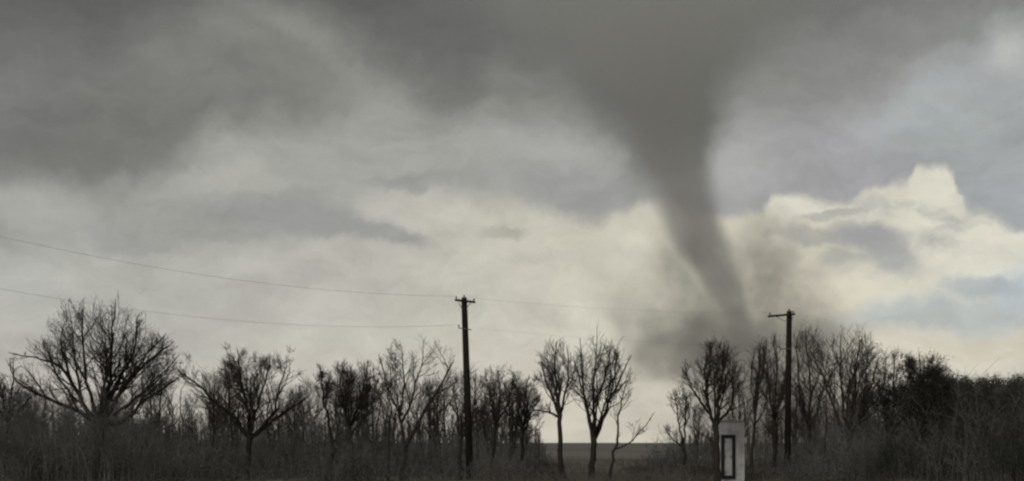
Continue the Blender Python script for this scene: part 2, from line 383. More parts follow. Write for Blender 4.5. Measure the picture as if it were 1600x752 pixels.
def build_dust():
    def dens(q, P):
        w = q.vm('SCALE', q.vm('SUBTRACT', q.noise(P, 0.016, 5.0, 0.6, out='Color'), (0.5, 0.5, 0.5)), scale=80.0)
        Pw = q.vm('ADD', P, w)
        tot = None
        for x, y, a, b, wt in DUST:
            c = ((x - 1150) * TS, 0.0, EYE + (HY - y) * TS)
            e = q.vm('MULTIPLY', q.vm('SUBTRACT', Pw, c), (1 / (a * TS), 1 / (min(a, 75) * TS), 1 / (b * TS)))
            f = q.m('MULTIPLY', q.smooth(q.vm('LENGTH', e), 1.0, 0.1), wt)
            tot = f if tot is None else q.m('ADD', tot, f)
        n = q.noise(P, 0.03, 5.0, 0.62)
        return q.m('MULTIPLY', q.m('MULTIPLY', tot, q.mapr(n, 0.32, 0.68, 0.35, 1.65)), 0.030)
    M = volume_mat('blown_dust', (0.88, 0.87, 0.84), dens)
    bm = bmesh.new()
    for x, y, a, b, wt in DUST:
        c = Vector(((x - 1150) * TS, 0.0, EYE + (HY - y) * TS))
        bmesh.ops.create_icosphere(bm, subdivisions=3, radius=1.0, matrix=Matrix.Translation(c) @ Matrix.Diagonal((a * TS * 1.3, min(a, 75) * TS * 1.3, b * TS * 1.3, 1)))
    for v in bm.verts: v.co.z = max(v.co.z, 1.0)
    o = link_bm('dust_cloud', bm, M, tornado)
    r = o.modifiers.new('union', 'REMESH'); r.mode = 'VOXEL'; r.voxel_size = 4.0
build_dust()

# ------------------------------------------------------------------ bare trees
def nrm(v):
    l = math.sqrt(v[0] * v[0] + v[1] * v[1] + v[2] * v[2]) or 1.0
    return (v[0] / l, v[1] / l, v[2] / l)
def tilt(d, ang, rng):
    """direction d turned by ang about a random axis across it"""
    a = (rng.gauss(0, 1), rng.gauss(0, 1), rng.gauss(0, 1))
    k_ = a[0] * d[0] + a[1] * d[1] + a[2] * d[2]
    a = nrm((a[0] - k_ * d[0], a[1] - k_ * d[1], a[2] - k_ * d[2]))
    c, s_ = math.cos(ang), math.sin(ang)
    return (d[0] * c + a[0] * s_, d[1] * c + a[1] * s_, d[2] * c + a[2] * s_)
class Tree:
    NS = [6, 5, 4, 2, 1]
    SIDES = [7, 5, 4, 3, 3]
    def __init__(s, Y, env, seed, up=0.10, wob=0.13, kids=(9, 5, 4, 2), ang=(20, 54), rmin=0.0085, clumps=0.0, maxl=4, tufts=0.0, clump_r=0.3, clump_n=10, leaf=0.10, clump_top=None, ratio=(0.45, 0.8)):
        s.Y, s.s, s.rng = Y, Y / F, random.Random(seed)
        x, y, rx, ry = env
        c = at(x, y, Y); s.c = c; s.er = (rx * s.s * 1.12, rx * s.s * 0.8, ry * s.s * 1.04)
        s.up, s.wob, s.kids, s.ang, s.rmin, s.clumps, s.maxl = up, wob, kids, ang, rmin, clumps, maxl
        s.tufts = tufts; s.clump_r, s.clump_n, s.leaf, s.ratio = clump_r, clump_n, leaf, ratio
        s.clump_z = at(x, clump_top, Y)[2] if clump_top else -1e9
        s.trunk = Tubes(); s.limbs = []; s.crown = Tubes(); s.leaves = Leaves()
    def inside(s, p):
        e = ((p[0] - s.c[0]) / s.er[0]) ** 2 + ((p[1] - s.c[1]) / s.er[1]) ** 2 + ((p[2] - s.c[2]) / s.er[2]) ** 2
        return e
    def spawn(s, pts, rad, L, lvl, store, t0=0.2):
        rng = s.rng; n = s.kids[min(lvl, len(s.kids) - 1)]
        n = max(1, int(n * rng.uniform(.8, 1.25)))
        for i in range(n):
            t = t0 + (1 - t0) * (i + rng.random()) / n
            f = t * (len(pts) - 1); j = min(int(f), len(pts) - 2); f -= j
            a, b = pts[j], pts[j + 1]
            p = (a[0] + (b[0] - a[0]) * f, a[1] + (b[1] - a[1]) * f, a[2] + (b[2] - a[2]) * f)
            d = nrm((b[0] - a[0], b[1] - a[1], b[2] - a[2]))
            d = tilt(d, R(rng.uniform(*s.ang)), rng)
            if d[2] < -0.25 and lvl > 0: d = (d[0], d[1], -d[2] * 0.4)
            r = (rad[j] + (rad[j + 1] - rad[j]) * f) * rng.uniform(.45, .7)
            s.grow(p, d, L * rng.uniform(*s.ratio) * (1.1 - 0.35 * t), max(r, s.rmin * (1 if lvl < 3 else .7)), lvl + 1, store)
    def grow(s, p, d, L, r, lvl, store):
        rng = s.rng; n = s.NS[lvl]; st = L / n; pts = [p]; lim = rng.uniform(.80, 1.10) ** 2
        if rng.random() < .08: lim *= 1.2
        for i in range(n):
            d = nrm((d[0] + rng.gauss(0, s.wob), d[1] + rng.gauss(0, s.wob), d[2] + rng.gauss(0, s.wob) + s.up))
            q = (p[0] + d[0] * st, p[1] + d[1] * st, p[2] + d[2] * st)
            if q[2] < 0.3: break
            pts.append(q); p = q
            if s.inside(q) > lim: break
        if len(pts) < 2: return
        m = len(pts); r1 = max(s.rmin * 0.5, r * 0.35)
        rad = [r + (r1 - r) * i / (m - 1) for i in range(m)]
        store.add(pts, rad, s.SIDES[lvl])
        if lvl < s.maxl and m > 1: s.spawn(pts, rad, st * (m - 1), lvl, s.crown, 0.15)
        if s.tufts and lvl >= 2 and p[2] > s.clump_z and rng.random() < s.tufts:
            for _ in range(s.clump_n + 4):       # a witch's-broom of short twigs
                v = nrm((rng.gauss(d[0], .7), rng.gauss(d[1], .7), rng.gauss(d[2], .7) + .3)); l = rng.uniform(.5, 1.3) * s.clump_r * 2
                a = (p[0] + rng.gauss(0, .08), p[1] + rng.gauss(0, .08), p[2] + rng.gauss(0, .08))
                s.crown.add([a, tuple(a[c] + v[c] * l * .5 + rng.gauss(0, .02) for c in range(3)), tuple(a[c] + v[c] * l for c in range(3))], [.012, .010, .005], 3)
        if s.clumps and lvl >= 2 and p[2] > s.clump_z and rng.random() < s.clumps:
            for _ in range(s.clump_n):
                s.leaves.add((p[0] + rng.gauss(0, s.clump_r), p[1] + rng.gauss(0, s.clump_r), p[2] + rng.gauss(0, s.clump_r)), s.leaf * rng.uniform(.6, 1.4))
    def path(s, px, w0, w1, depth, n=9):
        """a limb drawn through photo points, leaning to or from the viewer by 'depth' metres at its end"""
        rng = s.rng; seg = [math.dist(px[i], px[i + 1]) for i in range(len(px) - 1)]; tot = sum(seg); res = []
        for i in range(n):
            t = i / (n - 1) * tot; j = 0
            while j < len(seg) - 1 and t > seg[j]: t -= seg[j]; j += 1
            f = min(1, t / seg[j]); u = i / (n - 1)
            x = px[j][0] + (px[j + 1][0] - px[j][0]) * f; y = px[j][1] + (px[j + 1][1] - px[j][1]) * f
            if 0 < i: x += rng.gauss(0, 1.1); y += rng.gauss(0, .7)
            Yd = s.Y + depth * u ** 1.2
            res.append((((x - HX) * s.s), Yd, EYE + (HY - y) * s.s))
        rad = [(w0 + (w1 - w0) * (i / (n - 1)) ** .8) * s.s * .5 for i in range(n)]
        return res, rad, tot * s.s
    def stem(s, px, w0, w1):
        p, r, L = s.path(px, w0, w1, 0.0, 9)
        p[0] = (p[0][0], p[0][1], -0.15)
        r[0] *= 1.2
        s.trunk.add(p, r, 10); return p, r, L
    def limb(s, px, w0, w1, depth=None, kids=None):
        if depth is None: depth = s.rng.uniform(-1, 1) * s.er[1] * .7
        p, r, L = s.path(px, w0, w1, depth)
        T = Tubes(); T.add(p, r, 7); s.limbs.append(T)
        kk = s.kids; 
        if kids: s.kids = (kids,) + tuple(s.kids[1:])
        s.spawn(p, r, L * .62, 0, s.crown, 0.22)
        s.kids = kk
        d = nrm(tuple(p[-1][i] - p[-3][i] for i in range(3)))
        s.grow(p[-1], d, L * .3, r[-1], 2, s.crown)
    def free_limbs(s, p0, n, L, w, spread=(15, 45)):
        """limbs towards and away from the viewer that fill the crown out"""
        for i in range(n):
            a = s.rng.choice((-1, 1)) * math.pi / 2 + s.rng.uniform(-.7, .7); e = R(s.rng.uniform(*spread))
            d = (math.cos(a) * math.sin(e), math.sin(a) * math.sin(e), math.cos(e))
            T = Tubes(); s.grow(p0, d, L * s.rng.uniform(.75, 1.1), w * s.s * .5, 0, T)
            if T.d: s.limbs.append(T)
    def build(s, name, label, cat, base, group=None, bark=M_bark, twig=M_twig, leafm=M_leaf):
        org = (base[0], base[1], 0.0)
        e = empty(name, org); tag(e, label, cat, group)
        if s.trunk.d: s.trunk.build('trunk', bark, e, org)
        for T in s.limbs: T.build('limb', bark, e, org)
        if s.crown.d: s.crown.build('crown', twig, e, org)
        if s.leaves.p: s.leaves.build('foliage', leafm, e, org, seed=s.rng.randrange(9999))
        return e

TG = 'bare trees along the field edge'
def tree(label, Y, env, seed, stems, limbs, free=None, name='bare_tree', cat='tree', group=TG, mats=None, **kw):
    t = Tree(Y, env, seed, **kw)
    for px, w0, w1 in stems: p, r, L = t.stem(px, w0, w1)
    kk = t.kids; t.kids = (5, 4, 3); t.spawn(p[3:], r[3:], L * .42, 1, t.crown, 0.0); t.kids = kk
    for l in limbs: t.limb(*l)
    if free: n, (fx, fy), Lp, w = free; t.free_limbs(at(fx, fy, Y), n, Lp * t.s, w)
    b = at(stems[0][0][0][0], HY, Y)
    return t.build(name, label, cat, b, group, **(mats or {}))

# 1 the great spreading tree at the left
def big(*a, **k_): return tree(*a, **k_)
big('broad spreading bare tree with a domed crown of fine twigs, the largest tree', 70, (160, 598, 119, 126), 11,
    [([(158, 752), (157, 700), (156, 655)], 13, 12)],
    [([(150, 660), (137, 645), (108, 593), (88, 535)], 9, 2.5), ([(156, 656), (170, 598), (171, 545), (172, 490)], 9, 2, 0.8),
     ([(162, 655), (203, 588), (249, 544)], 9, 2.5), ([(166, 664), (199, 658), (232, 627), (286, 598)], 8, 2.5),
     ([(150, 662), (120, 640), (95, 631), (62, 614), (37, 598)], 9, 2.5), ([(152, 655), (140, 600), (141, 552), (143, 500)], 7, 2, -1.5),
     ([(160, 650), (178, 598), (203, 544), (199, 495)], 7, 2, 1.8), ([(118, 610), (104, 577), (70, 560), (38, 556)], 5, 1.5),
     ([(176, 650), (215, 622), (262, 580)], 5, 1.5), ([(120, 628), (85, 585), (64, 545)], 4.5, 1.5), ([(190, 605), (230, 560), (262, 528)], 4.5, 1.5), ([(128, 625), (118, 570), (112, 505)], 5, 1.5), ([(195, 640), (240, 600), (278, 560)], 4, 1.4)],
    (3, (156, 655), 130, 6), kids=(10, 6, 4, 2), mats=dict(bark=M_bark_dark))
# 2 cut by the left edge
big('bare tree cut by the left edge of the view, beside the largest tree', 74, (10, 630, 48, 62), 12,
    [([(6, 752), (8, 700), (12, 660)], 8, 6)],
    [([(12, 660), (2, 620), (-10, 590)], 5, 1.5), ([(12, 660), (18, 615), (22, 575)], 5, 1.5), ([(12, 670), (30, 640), (46, 620)], 4, 1.5)],
    (3, (12, 660), 60, 4), kids=(8, 5, 4, 2))
# 3 forked tree with ragged leaf clumps
big('low forked bare tree with ragged dark clumps along its flat top', 68, (384, 612, 98, 62), 13,
    [([(388, 752), (388, 715), (390, 682)], 8, 8)],
    [([(389, 684), (370, 655), (351, 639), (322, 606), (298, 588)], 8, 2), ([(390, 680), (393, 645), (382, 614), (380, 565)], 7, 2, -1),
     ([(391, 684), (404, 676), (426, 645), (436, 585)], 7, 2), ([(400, 680), (442, 643), (470, 622)], 6, 2), ([(392, 668), (405, 620), (412, 570)], 5, 2, 1.6),
     ([(360, 646), (350, 600), (340, 565)], 4, 1.5)],
    (4, (390, 682), 90, 5), kids=(8, 6, 4, 2), tufts=0.03, clump_top=596, clump_r=0.17, clump_n=9, leaf=0.09, mats=dict(bark=M_bark_dark))
# 4 dense dark tree
big('dense brownish tree with three dark tufted tops left of the leaning-limbed tree', 72, (545, 628, 54, 64), 14,
    [([(552, 752), (550, 700), (545, 665)], 8, 6), ([(521, 752), (520, 700), (512, 660)], 6, 4)],
    [([(545, 668), (538, 635), (533, 590)], 5, 2), ([(545, 668), (562, 630), (573, 585)], 5, 2), ([(514, 665), (508, 630), (504, 580)], 5, 2), ([(548, 680), (580, 640), (592, 610)], 4, 1.5)],
    (4, (545, 672), 70, 4), kids=(8, 6, 4, 2), tufts=0.035, clump_r=0.16, clump_n=9, leaf=0.09, clump_top=640)
# 5 tree with a long leaning limb
big('slender bare tree with one long limb leaning right towards the left utility pole', 66, (650, 598, 64, 68), 15,
    [([(626, 752), (630, 720), (634, 695)], 8, 7), ([(606, 752), (607, 700), (612, 645)], 4, 3)],
    [([(634, 698), (650, 668), (675, 625), (697, 590), (706, 572)], 7, 2, -.5), ([(632, 700), (627, 655), (614, 622), (603, 600), (598, 565)], 5, 1.5),
     ([(628, 660), (645, 622), (660, 560)], 4.5, 1.5), ([(627, 650), (632, 600), (630, 550)], 4, 1.2), ([(612, 645), (606, 610), (610, 580)], 3, 1)],
    (2, (630, 680), 70, 3), kids=(8, 5, 4, 2))
# 6 pair right of the first pole
big('thin bare tree with russet upper twigs just right of the left utility pole', 73, (778, 622, 44, 54), 16,
    [([(770, 752), (771, 700), (774, 660)], 7, 5)],
    [([(774, 662), (783, 630), (780, 585)], 5, 1.5), ([(774, 665), (760, 648), (745, 640)], 4, 1.5), ([(775, 660), (795, 630), (802, 595)], 4, 1.5), ([(774, 660), (764, 610), (758, 580)], 3.5, 1.5)],
    (3, (774, 665), 60, 3), kids=(8, 5, 4, 2))
big('thin bare tree with a dark branch knot left of the side-limbed tree', 75, (822, 632, 34, 56), 17,
    [([(815, 752), (816, 710), (817, 675)], 7, 5)],
    [([(817, 678), (812, 640), (806, 600)], 4, 1.5), ([(817, 676), (828, 655), (838, 630)], 5, 1.5), ([(817, 676), (822, 625), (825, 590)], 4, 1.5)],
    (3, (817, 676), 55, 3), kids=(8, 5, 4, 2), tufts=.012, clump_r=.15, clump_n=7, leaf=.09)
# 7
big('upright bare tree with a level side limb to the left, against the bright gap', 70, (867, 593, 40, 60), 18,
    [([(877, 752), (876, 690), (874, 648)], 9, 7)],
    [([(874, 652), (855, 643), (836, 640)], 5, 1.5), ([(874, 650), (860, 612), (849, 575)], 5, 1.5), ([(874, 648), (868, 592), (866, 550)], 5, 1.5), ([(875, 648), (886, 602), (889, 560)], 5, 1.5)],
    (3, (874, 650), 75, 3.5), kids=(8, 5, 4, 2), up=.16)
# 8
big('tall vase-shaped bare tree with steep limbs standing in the middle of the bright gap', 69, (942, 600, 52, 74), 19,
    [([(925, 752), (927, 715), (928, 684)], 11, 9)],
    [([(926, 692), (918, 650), (910, 600), (908, 552)], 6, 1.6), ([(928, 686), (928, 610), (931, 550)], 6, 1.6), ([(929, 686), (948, 637), (966, 600), (980, 570)], 8, 1.8),
     ([(928, 630), (944, 596), (951, 556)], 5, 1.5), ([(952, 630), (958, 595), (962, 560)], 4, 1.5)],
    (3, (928, 684), 110, 4), kids=(8, 6, 4, 2), up=.15)
# 9
big('small leaning sapling with a low side branch to the right of the vase-shaped tree', 67, (978, 640, 36, 58), 20,
    [([(950, 752), (958, 715), (964, 690)], 5, 4)],
    [([(964, 690), (967, 655), (972, 620), (984, 590)], 4, 1.2, .3), ([(961, 702), (985, 692), (1004, 670), (1020, 650)], 3, 1, -.3)],
    None, kids=(8, 5, 4, 2), name='sapling', rmin=0.008)
# 10
big('bare tree whose dark trunk stands against the small grey hut', 60.5, (1110, 598, 56, 70), 21,
    [([(1121, 752), (1120, 710), (1118, 660)], 11, 9)],
    [([(1118, 664), (1107, 642), (1100, 610), (1098, 570)], 7, 2), ([(1118, 662), (1123, 625), (1125, 585), (1128, 545)], 6, 1.6), ([(1119, 664), (1140, 642), (1144, 610), (1140, 575)], 6, 1.6),
     ([(1110, 648), (1086, 612), (1074, 580)], 5, 1.6), ([(1102, 620), (1108, 580), (1110, 550)], 4, 1.4)],
    (3, (1118, 664), 100, 4), kids=(8, 6, 4, 2), up=.14)
big('short shrubby tree with an ivy-dark stem left of the grey hut', 70, (1066, 655, 28, 50), 22,
    [([(1070, 752), (1070, 715), (1067, 690)], 6, 5)],
    [([(1067, 692), (1060, 655), (1056, 620)], 4, 1.2), ([(1067, 692), (1072, 650), (1070, 610)], 4, 1.2), ([(1068, 700), (1050, 685), (1042, 672)], 3, 1.2)],
    None, kids=(8, 5, 4, 2), tufts=.012, clump_r=.15, clump_n=8, leaf=.09)
# 11
big('slim bare tree with a crooked stem right of the grey hut', 72, (1188, 598, 28, 70), 23,
    [([(1172, 752), (1176, 700), (1180, 650)], 5, 4)],
    [([(1180, 652), (1184, 600), (1190, 545)], 4, 1.4), ([(1180, 655), (1172, 610), (1176, 560)], 3, 1.2), ([(1179, 665), (1195, 640), (1203, 600)], 3, 1.2)],
    (2, (1180, 655), 90, 3), kids=(8, 5, 4, 2), up=.17)
big('slim upright bare tree just left of the right utility pole', 77, (1212, 600, 30, 78), 24,
    [([(1209, 752), (1210, 700), (1208, 655)], 6, 5)],
    [([(1208, 656), (1202, 600), (1194, 545)], 4, 1.4), ([(1208, 656), (1214, 590), (1212, 530)], 4, 1.4), ([(1209, 660), (1224, 620), (1230, 570)], 3, 1.2)],
    (2, (1208, 656), 100, 3), kids=(8, 5, 4, 2), up=.17)
# 12
big('wispy tall bare tree just right of the right utility pole', 79, (1264, 600, 38, 82), 25,
    [([(1268, 752), (1266, 710), (1264, 670)], 7, 5)],
    [([(1264, 672), (1252, 610), (1246, 545)], 4, 1.3), ([(1264, 672), (1268, 600), (1262, 525)], 4.5, 1.3), ([(1265, 672), (1284, 620), (1292, 560)], 4, 1.3)],
    (3, (1264, 672), 120, 3), kids=(8, 6, 4, 2), up=.17)
# 13
big('many-limbed bare tree with long upright twigs between the right pole and the leafy tree', 70, (1328, 600, 62, 82), 26,
    [([(1326, 752), (1325, 715), (1325, 688)], 10, 8)],
    [([(1325, 690), (1306, 642), (1290, 592), (1276, 555)], 7, 1.8), ([(1325, 688), (1331, 620), (1334, 550)], 6, 1.6), ([(1326, 690), (1350, 640), (1366, 585)], 6, 1.8),
     ([(1325, 680), (1312, 610), (1308, 545)], 5, 1.6), ([(1338, 664), (1375, 640), (1388, 600)], 4, 1.5)],
    (4, (1325, 688), 130, 4.5), kids=(8, 6, 4, 2), up=.17)
# 14
big('open tree with sparse dark leaf tufts, left of the dark leafy tree', 74, (1392, 610, 42, 68), 27,
    [([(1390, 752), (1389, 715), (1388, 680)], 7, 6)],
    [([(1388, 684), (1378, 630), (1384, 575)], 5, 1.5), ([(1388, 684), (1402, 630), (1400, 560)], 5, 1.5), ([(1388, 684), (1416, 650), (1424, 610)], 4, 1.5)],
    (3, (1388, 684), 90, 4), kids=(8, 5, 4, 2), tufts=.02, clumps=.0, clump_r=.16, clump_n=9, leaf=.10, clump_top=650)
big('dark leafy tree with a rounded top, rising above the dense low trees at the right', 72, (1440, 625, 46, 80), 28,
    [([(1442, 752), (1441, 715), (1440, 690)], 11, 9)],
    [([(1440, 692), (1428, 640), (1434, 575)], 6, 2), ([(1440, 692), (1452, 640), (1456, 590)], 6, 2), ([(1440, 692), (1416, 655), (1402, 625)], 5, 2), ([(1440, 692), (1464, 655), (1474, 620)], 5, 2)],
    (6, (1440, 692), 90, 5), kids=(9, 6, 4, 2), clumps=.09, tufts=.04, clump_r=.2, clump_n=16, leaf=.06, name='leafy_tree', mats=dict(bark=M_bark_dark, leafm=M_ever))

# 15 dense evergreens at the right edge
def evergreen(label, x, top, half, Y, seed):
    rng = random.Random(seed); s = Y / F
    X, _, zt = at(x, top, Y); hw = half * s
    e = empty('dense_tree', (X, Y, 0)); tag(e, label, 'tree', 'dense dark trees at the right')
    T = Tubes(); T.add([(0, 0, -.1), (0.03, 0, zt * .5), (0, 0.02, zt * .93)], [0.13, 0.09, 0.02], 8); T.build('trunk', M_bark_dark, e)
    L = Leaves(); B = Tubes()
    n = int(1100 * half / 25)
    for i in range(n):
        u = rng.random() ** .8; z = 0.25 + (zt - .25) * u
        prof = (min(1, (1 - u) * 6 + .2)) ** .6 * (.8 + .25 * math.sin(u * 17 + seed) * (1 - u))
        a = rng.uniform(0, 6.283); rr = hw * prof * rng.uniform(.55, 1.08)
        q = (rr * math.cos(a), rr * math.sin(a) * .9, z + rng.gauss(.12, .12))
        p = (0, 0, max(.1, z - .35))
        B.add([p, ((p[0] + q[0]) * .55, (p[1] + q[1]) * .55, p[2] + (q[2] - p[2]) * .6), q], [.018, .012, .006], 3)
        for _ in range(3):
            v = nrm((q[0] - p[0] + rng.gauss(0, .5), q[1] - p[1] + rng.gauss(0, .5), q[2] - p[2] + rng.gauss(0.3, .5))); l = rng.uniform(.2, .6)
            B.add([q, tuple(q[c] + v[c] * l for c in range(3))], [.009, .004], 3)
        for _ in range(5):
            L.add((q[0] + rng.gauss(0, .15), q[1] + rng.gauss(0, .15), q[2] + rng.gauss(0.03, .17)), rng.uniform(.04, .09), 2.2)
    B.build('branches', M_brush, e); L.build('foliage', M_ever, e, seed=seed, up=.5)
evergreen('dense dark low tree next to the tall dark leafy tree', 1496, 600, 42, 76, 41)
evergreen('dense dark tree with a flat top, second from the right edge of the view', 1545, 600, 40, 80, 42)
evergreen('dense dark flat-topped tree cut by the right edge of the view', 1592, 599, 40, 77, 43)

# thin saplings in the brush
def sapling(label, x, top, Y, seed, lean=0, w=3.5, spread=17):
    t = Tree(Y, (x + lean * .7, (top + 690) / 2 - 5, spread, (690 - top) / 2 + 8), seed, kids=(11, 4, 3), up=.16, maxl=3, rmin=.009)
    px = [(x, 752), (x + lean * .3, 700), (x + lean * .7, (700 + top) / 2), (x + lean, top + 8)]
    p, r, L = t.stem(px, w, 1.2)
    t.spawn(p[3:], r[3:], L * .4, 1, t.crown, 0.1)
    t.build('sapling', label, 'sapling', at(x, HY, Y), 'thin saplings in the brush')
sapling('thin sapling in the brush under the right side of the largest tree', 288, 600, 78, 51, -6)
sapling('thin sapling in the brush under the left limb of the forked tree', 331, 610, 76, 52, 5)
sapling('thin sapling between the forked tree and the dense tufted tree', 476, 604, 75, 53, -4, 4.5)
sapling('thin sapling hugging the right side of the dense tufted tree', 588, 606, 78, 54, 4)
sapling('thin sapling under the tip of the long leaning limb', 688, 612, 79, 55, -5)
sapling('thin sapling rising right against the left side of the left utility pole', 717, 615, 68, 56, 9, 8)
sapling('thin sapling close on the right of the left utility pole', 745, 578, 80, 57, -3)
sapling('thin sapling midway between the two thin trees right of the left pole', 797, 600, 81, 58, 3)
sapling('thin sapling with its stem behind the right side of the grey hut', 1156, 580, 80, 59, -2)
sapling('thin sapling at the foot of the wispy tree right of the right pole', 1288, 585, 76, 60, 4)
sapling('thin sapling at the foot of the many-limbed tree, on its right', 1358, 575, 78, 61, -3)

# a second row of thin trees behind, five kinds copied along the field edge
def copy_tree(o, parent=None):
    c = o.copy(); C.objects.link(c)
    if parent: c.parent = parent
    for ch in o.children: copy_tree(ch, c)
    return c
def second_row():
    rng = random.Random(314); protos = []
    for v in range(5):
        Y = 100.0; t = Tree(Y, (800, 628, 38, 66), 600 + v, kids=(16, 7, 5), up=.16, rmin=.010, maxl=3)
        for q in range(1 + v % 3):
            dx = (q - (v % 3) / 2) * 16
            p, r, L = t.stem([(800 + dx * .5, 734), (800 + dx, 690), (800 + dx * 1.3 + rng.uniform(-5, 5), 650), (800 + dx * 1.6 + rng.uniform(-8, 8), 590)], 5.5, 1.2)
            t.spawn(p[1:], r[1:], L * .6, 0, t.crown, 0.0)
        protos.append(t.build('thin_tree', 'one of the thin grey bare trees crowded behind the nearer trees', 'tree', at(800, HY, Y), 'thin bare trees of the back row'))
    spots = []
    for a, b, n in ((-10, 470, 18), (455, 838, 16), (1075, 1470, 11)):
        for i in range(n): spots.append((a + (b - a) * (i + rng.uniform(.1, .9)) / n))
    tops = [(-20, 600), (60, 605), (160, 612), (250, 590), (330, 592), (420, 600), (500, 592), (600, 590), (700, 588), (800, 585), (840, 600), (1075, 605), (1150, 592), (1250, 590), (1340, 592), (1470, 600)]
    LM = [(6, 'the tree cut by the left edge'), (70, 'the lowest left limb of the largest tree'), (158, 'the largest spreading tree'), (240, 'the right limbs of the largest tree'), (288, 'the sapling under the largest tree'),
          (331, 'the sapling left of the forked tree'), (388, 'the low forked tree'), (430, 'the right arm of the forked tree'), (476, 'the sapling right of the forked tree'), (521, 'the left stem of the tufted tree'), (552, 'the dense tufted tree'),
          (588, 'the sapling hugging the tufted tree'), (626, 'the leaning-limbed tree'), (660, 'the start of the long leaning limb'), (688, 'the sapling under the leaning limb'), (734, 'the left utility pole'), (770, 'the russet-twigged tree'),
          (797, 'the sapling right of the russet tree'), (815, 'the branch-knot tree'), (1070, 'the ivy-dark shrubby tree'), (1121, 'the trunk against the hut'), (1150, 'the grey hut'), (1176, 'the crooked-stemmed slim tree'),
          (1209, 'the slim upright tree'), (1231, 'the right utility pole'), (1266, 'the wispy tall tree'), (1288, 'the sapling by the wispy tree'), (1325, 'the many-limbed tree'),
          (1358, 'the sapling by the many-limbed tree'), (1389, 'the open tufted tree'), (1416, 'the left side of the leafy tree'), (1442, 'the dark leafy tree')]
    used = set()
    def which(x):
        for lx, nm in sorted(LM, key=lambda a: abs(a[0] - x)):
            rel = 'directly behind' if abs(lx - x) < 7 else ('behind and left of' if x < lx else 'behind and right of')
            if (rel, nm) not in used: used.add((rel, nm)); return 'thin back-row bare tree ' + rel + ' ' + nm
    for i, x in enumerate(spots):
        Y = rng.uniform(88, 122); o = protos[i] if i < 5 else copy_tree(protos[i % 5])
        o['label'] = which(x)
        top = float(np.interp(x, [a for a, _ in tops], [b for _, b in tops])) + rng.gauss(8, 14)
        h = EYE + (HY - top) / F * Y
        sc = h / (EYE + (HY - 570) / F * 100.0)
        o.location = ((x - HX) / F * Y, Y, 0); o.rotation_euler = (0, 0, rng.uniform(0, 6.28)); o.scale = (sc * rng.uniform(.9, 1.2), sc * rng.uniform(.9, 1.2), sc)
second_row()

# ------------------------------------------------------------------ undergrowth and distant woods
def interp(tab, x):
    return float(np.interp(x, [a for a, _ in tab], [b for _, b in tab]))
def undergrowth(label, x0, x1, tab, n, seed, leafn=6):
    rng = random.Random(seed); T = Tubes(); L = Leaves()
    cl = []
    for _ in range(int((x1 - x0) / 5)): cl.append((rng.uniform(x0, x1), rng.uniform(66, 98) if rng.random() > .12 else rng.uniform(63, 67), rng.uniform(.40, 1.22), rng.uniform(.5, 1.7)))
    for i in range(n):
        c = rng.choice(cl)
        Y = min(100, max(63, c[1] + rng.gauss(0, 1.8))); X = (c[0] - HX) / F * c[1] + rng.gauss(0, c[3]); x = HX + X / Y * F
        if not x0 - 10 < x < x1 + 10: continue
        top = EYE + (HY - interp(tab, x) - rng.gauss(0, 5)) / F * 74
        H = max(.4, top * (c[2] if c[1] > 74 or x < 335 or x > 1300 else c[2] * .55) * (1.3 - .95 * rng.random() ** 1.3))
        d = (rng.gauss(0, .22), rng.gauss(0, .22)); p = [(X, Y, -.05)]; m = 4
        for j in range(1, m + 1):
            u = j / m
            p.append((X + d[0] * H * u * u + rng.gauss(0, .04), Y + d[1] * H * u * u + rng.gauss(0, .04), H * u))
        r = rng.uniform(.009, .02)
        T.add(p, [r * (1 - .75 * j / m) for j in range(m + 1)], 3)
        for j in range(9):
            u = rng.uniform(.15, .98); f = u * m; q = min(int(f), m - 1); f -= q
            a = tuple(p[q][c] + (p[q + 1][c] - p[q][c]) * f for c in range(3))
            l = H * rng.uniform(.12, .36) * (1.15 - u * .5); v = nrm((rng.gauss(0, 1), rng.gauss(0, 1), rng.uniform(.4, 1.8)))
            b = tuple(a[c] + v[c] * l * .5 + rng.gauss(0, .02) for c in range(3)); e = tuple(b[c] + v[c] * l * .5 + rng.gauss(0, .03) for c in range(3))
            T.add([a, e], [.009, .004], 3)
        for j in range(leafn):
            u = rng.random() ** 1.7
            L.add((X + d[0] * H * u * u + rng.gauss(0, .22), Y + rng.gauss(0, .22), max(.03, H * u * .8)), rng.uniform(.04, .10), 1.7)
    V, Q = T.arrays(); o = link_np('undergrowth', V, Q, M_brush); tag(o, label, kind='stuff')
    l = L.build('foliage', M_brushleaf, o, seed=seed, up=.3)
UL = [(-20, 632), (40, 645), (75, 648), (110, 638), (150, 644), (200, 652), (250, 668), (300, 680), (350, 684), (400, 682), (450, 668), (500, 660), (560, 662), (620, 688), (680, 684), (740, 682), (800, 682), (840, 704), (856, 728), (880, 742)]
UR = [(985, 735), (1020, 706), (1050, 688), (1080, 684), (1110, 700), (1165, 716), (1200, 716), (1240, 692), (1280, 672), (1340, 662), (1420, 650), (1480, 640), (1560, 640), (1640, 650)]
undergrowth('tangled dark leafless undergrowth below the trees left of the bright gap', -60, 872, UL, 7500, 71)
undergrowth('tangled dark undergrowth below the trees right of the bright gap', 1168, 1660, UR, 4200, 72)
undergrowth('low straggling brush around the foot of the tree by the grey hut', 985, 1118, UR, 800, 73)

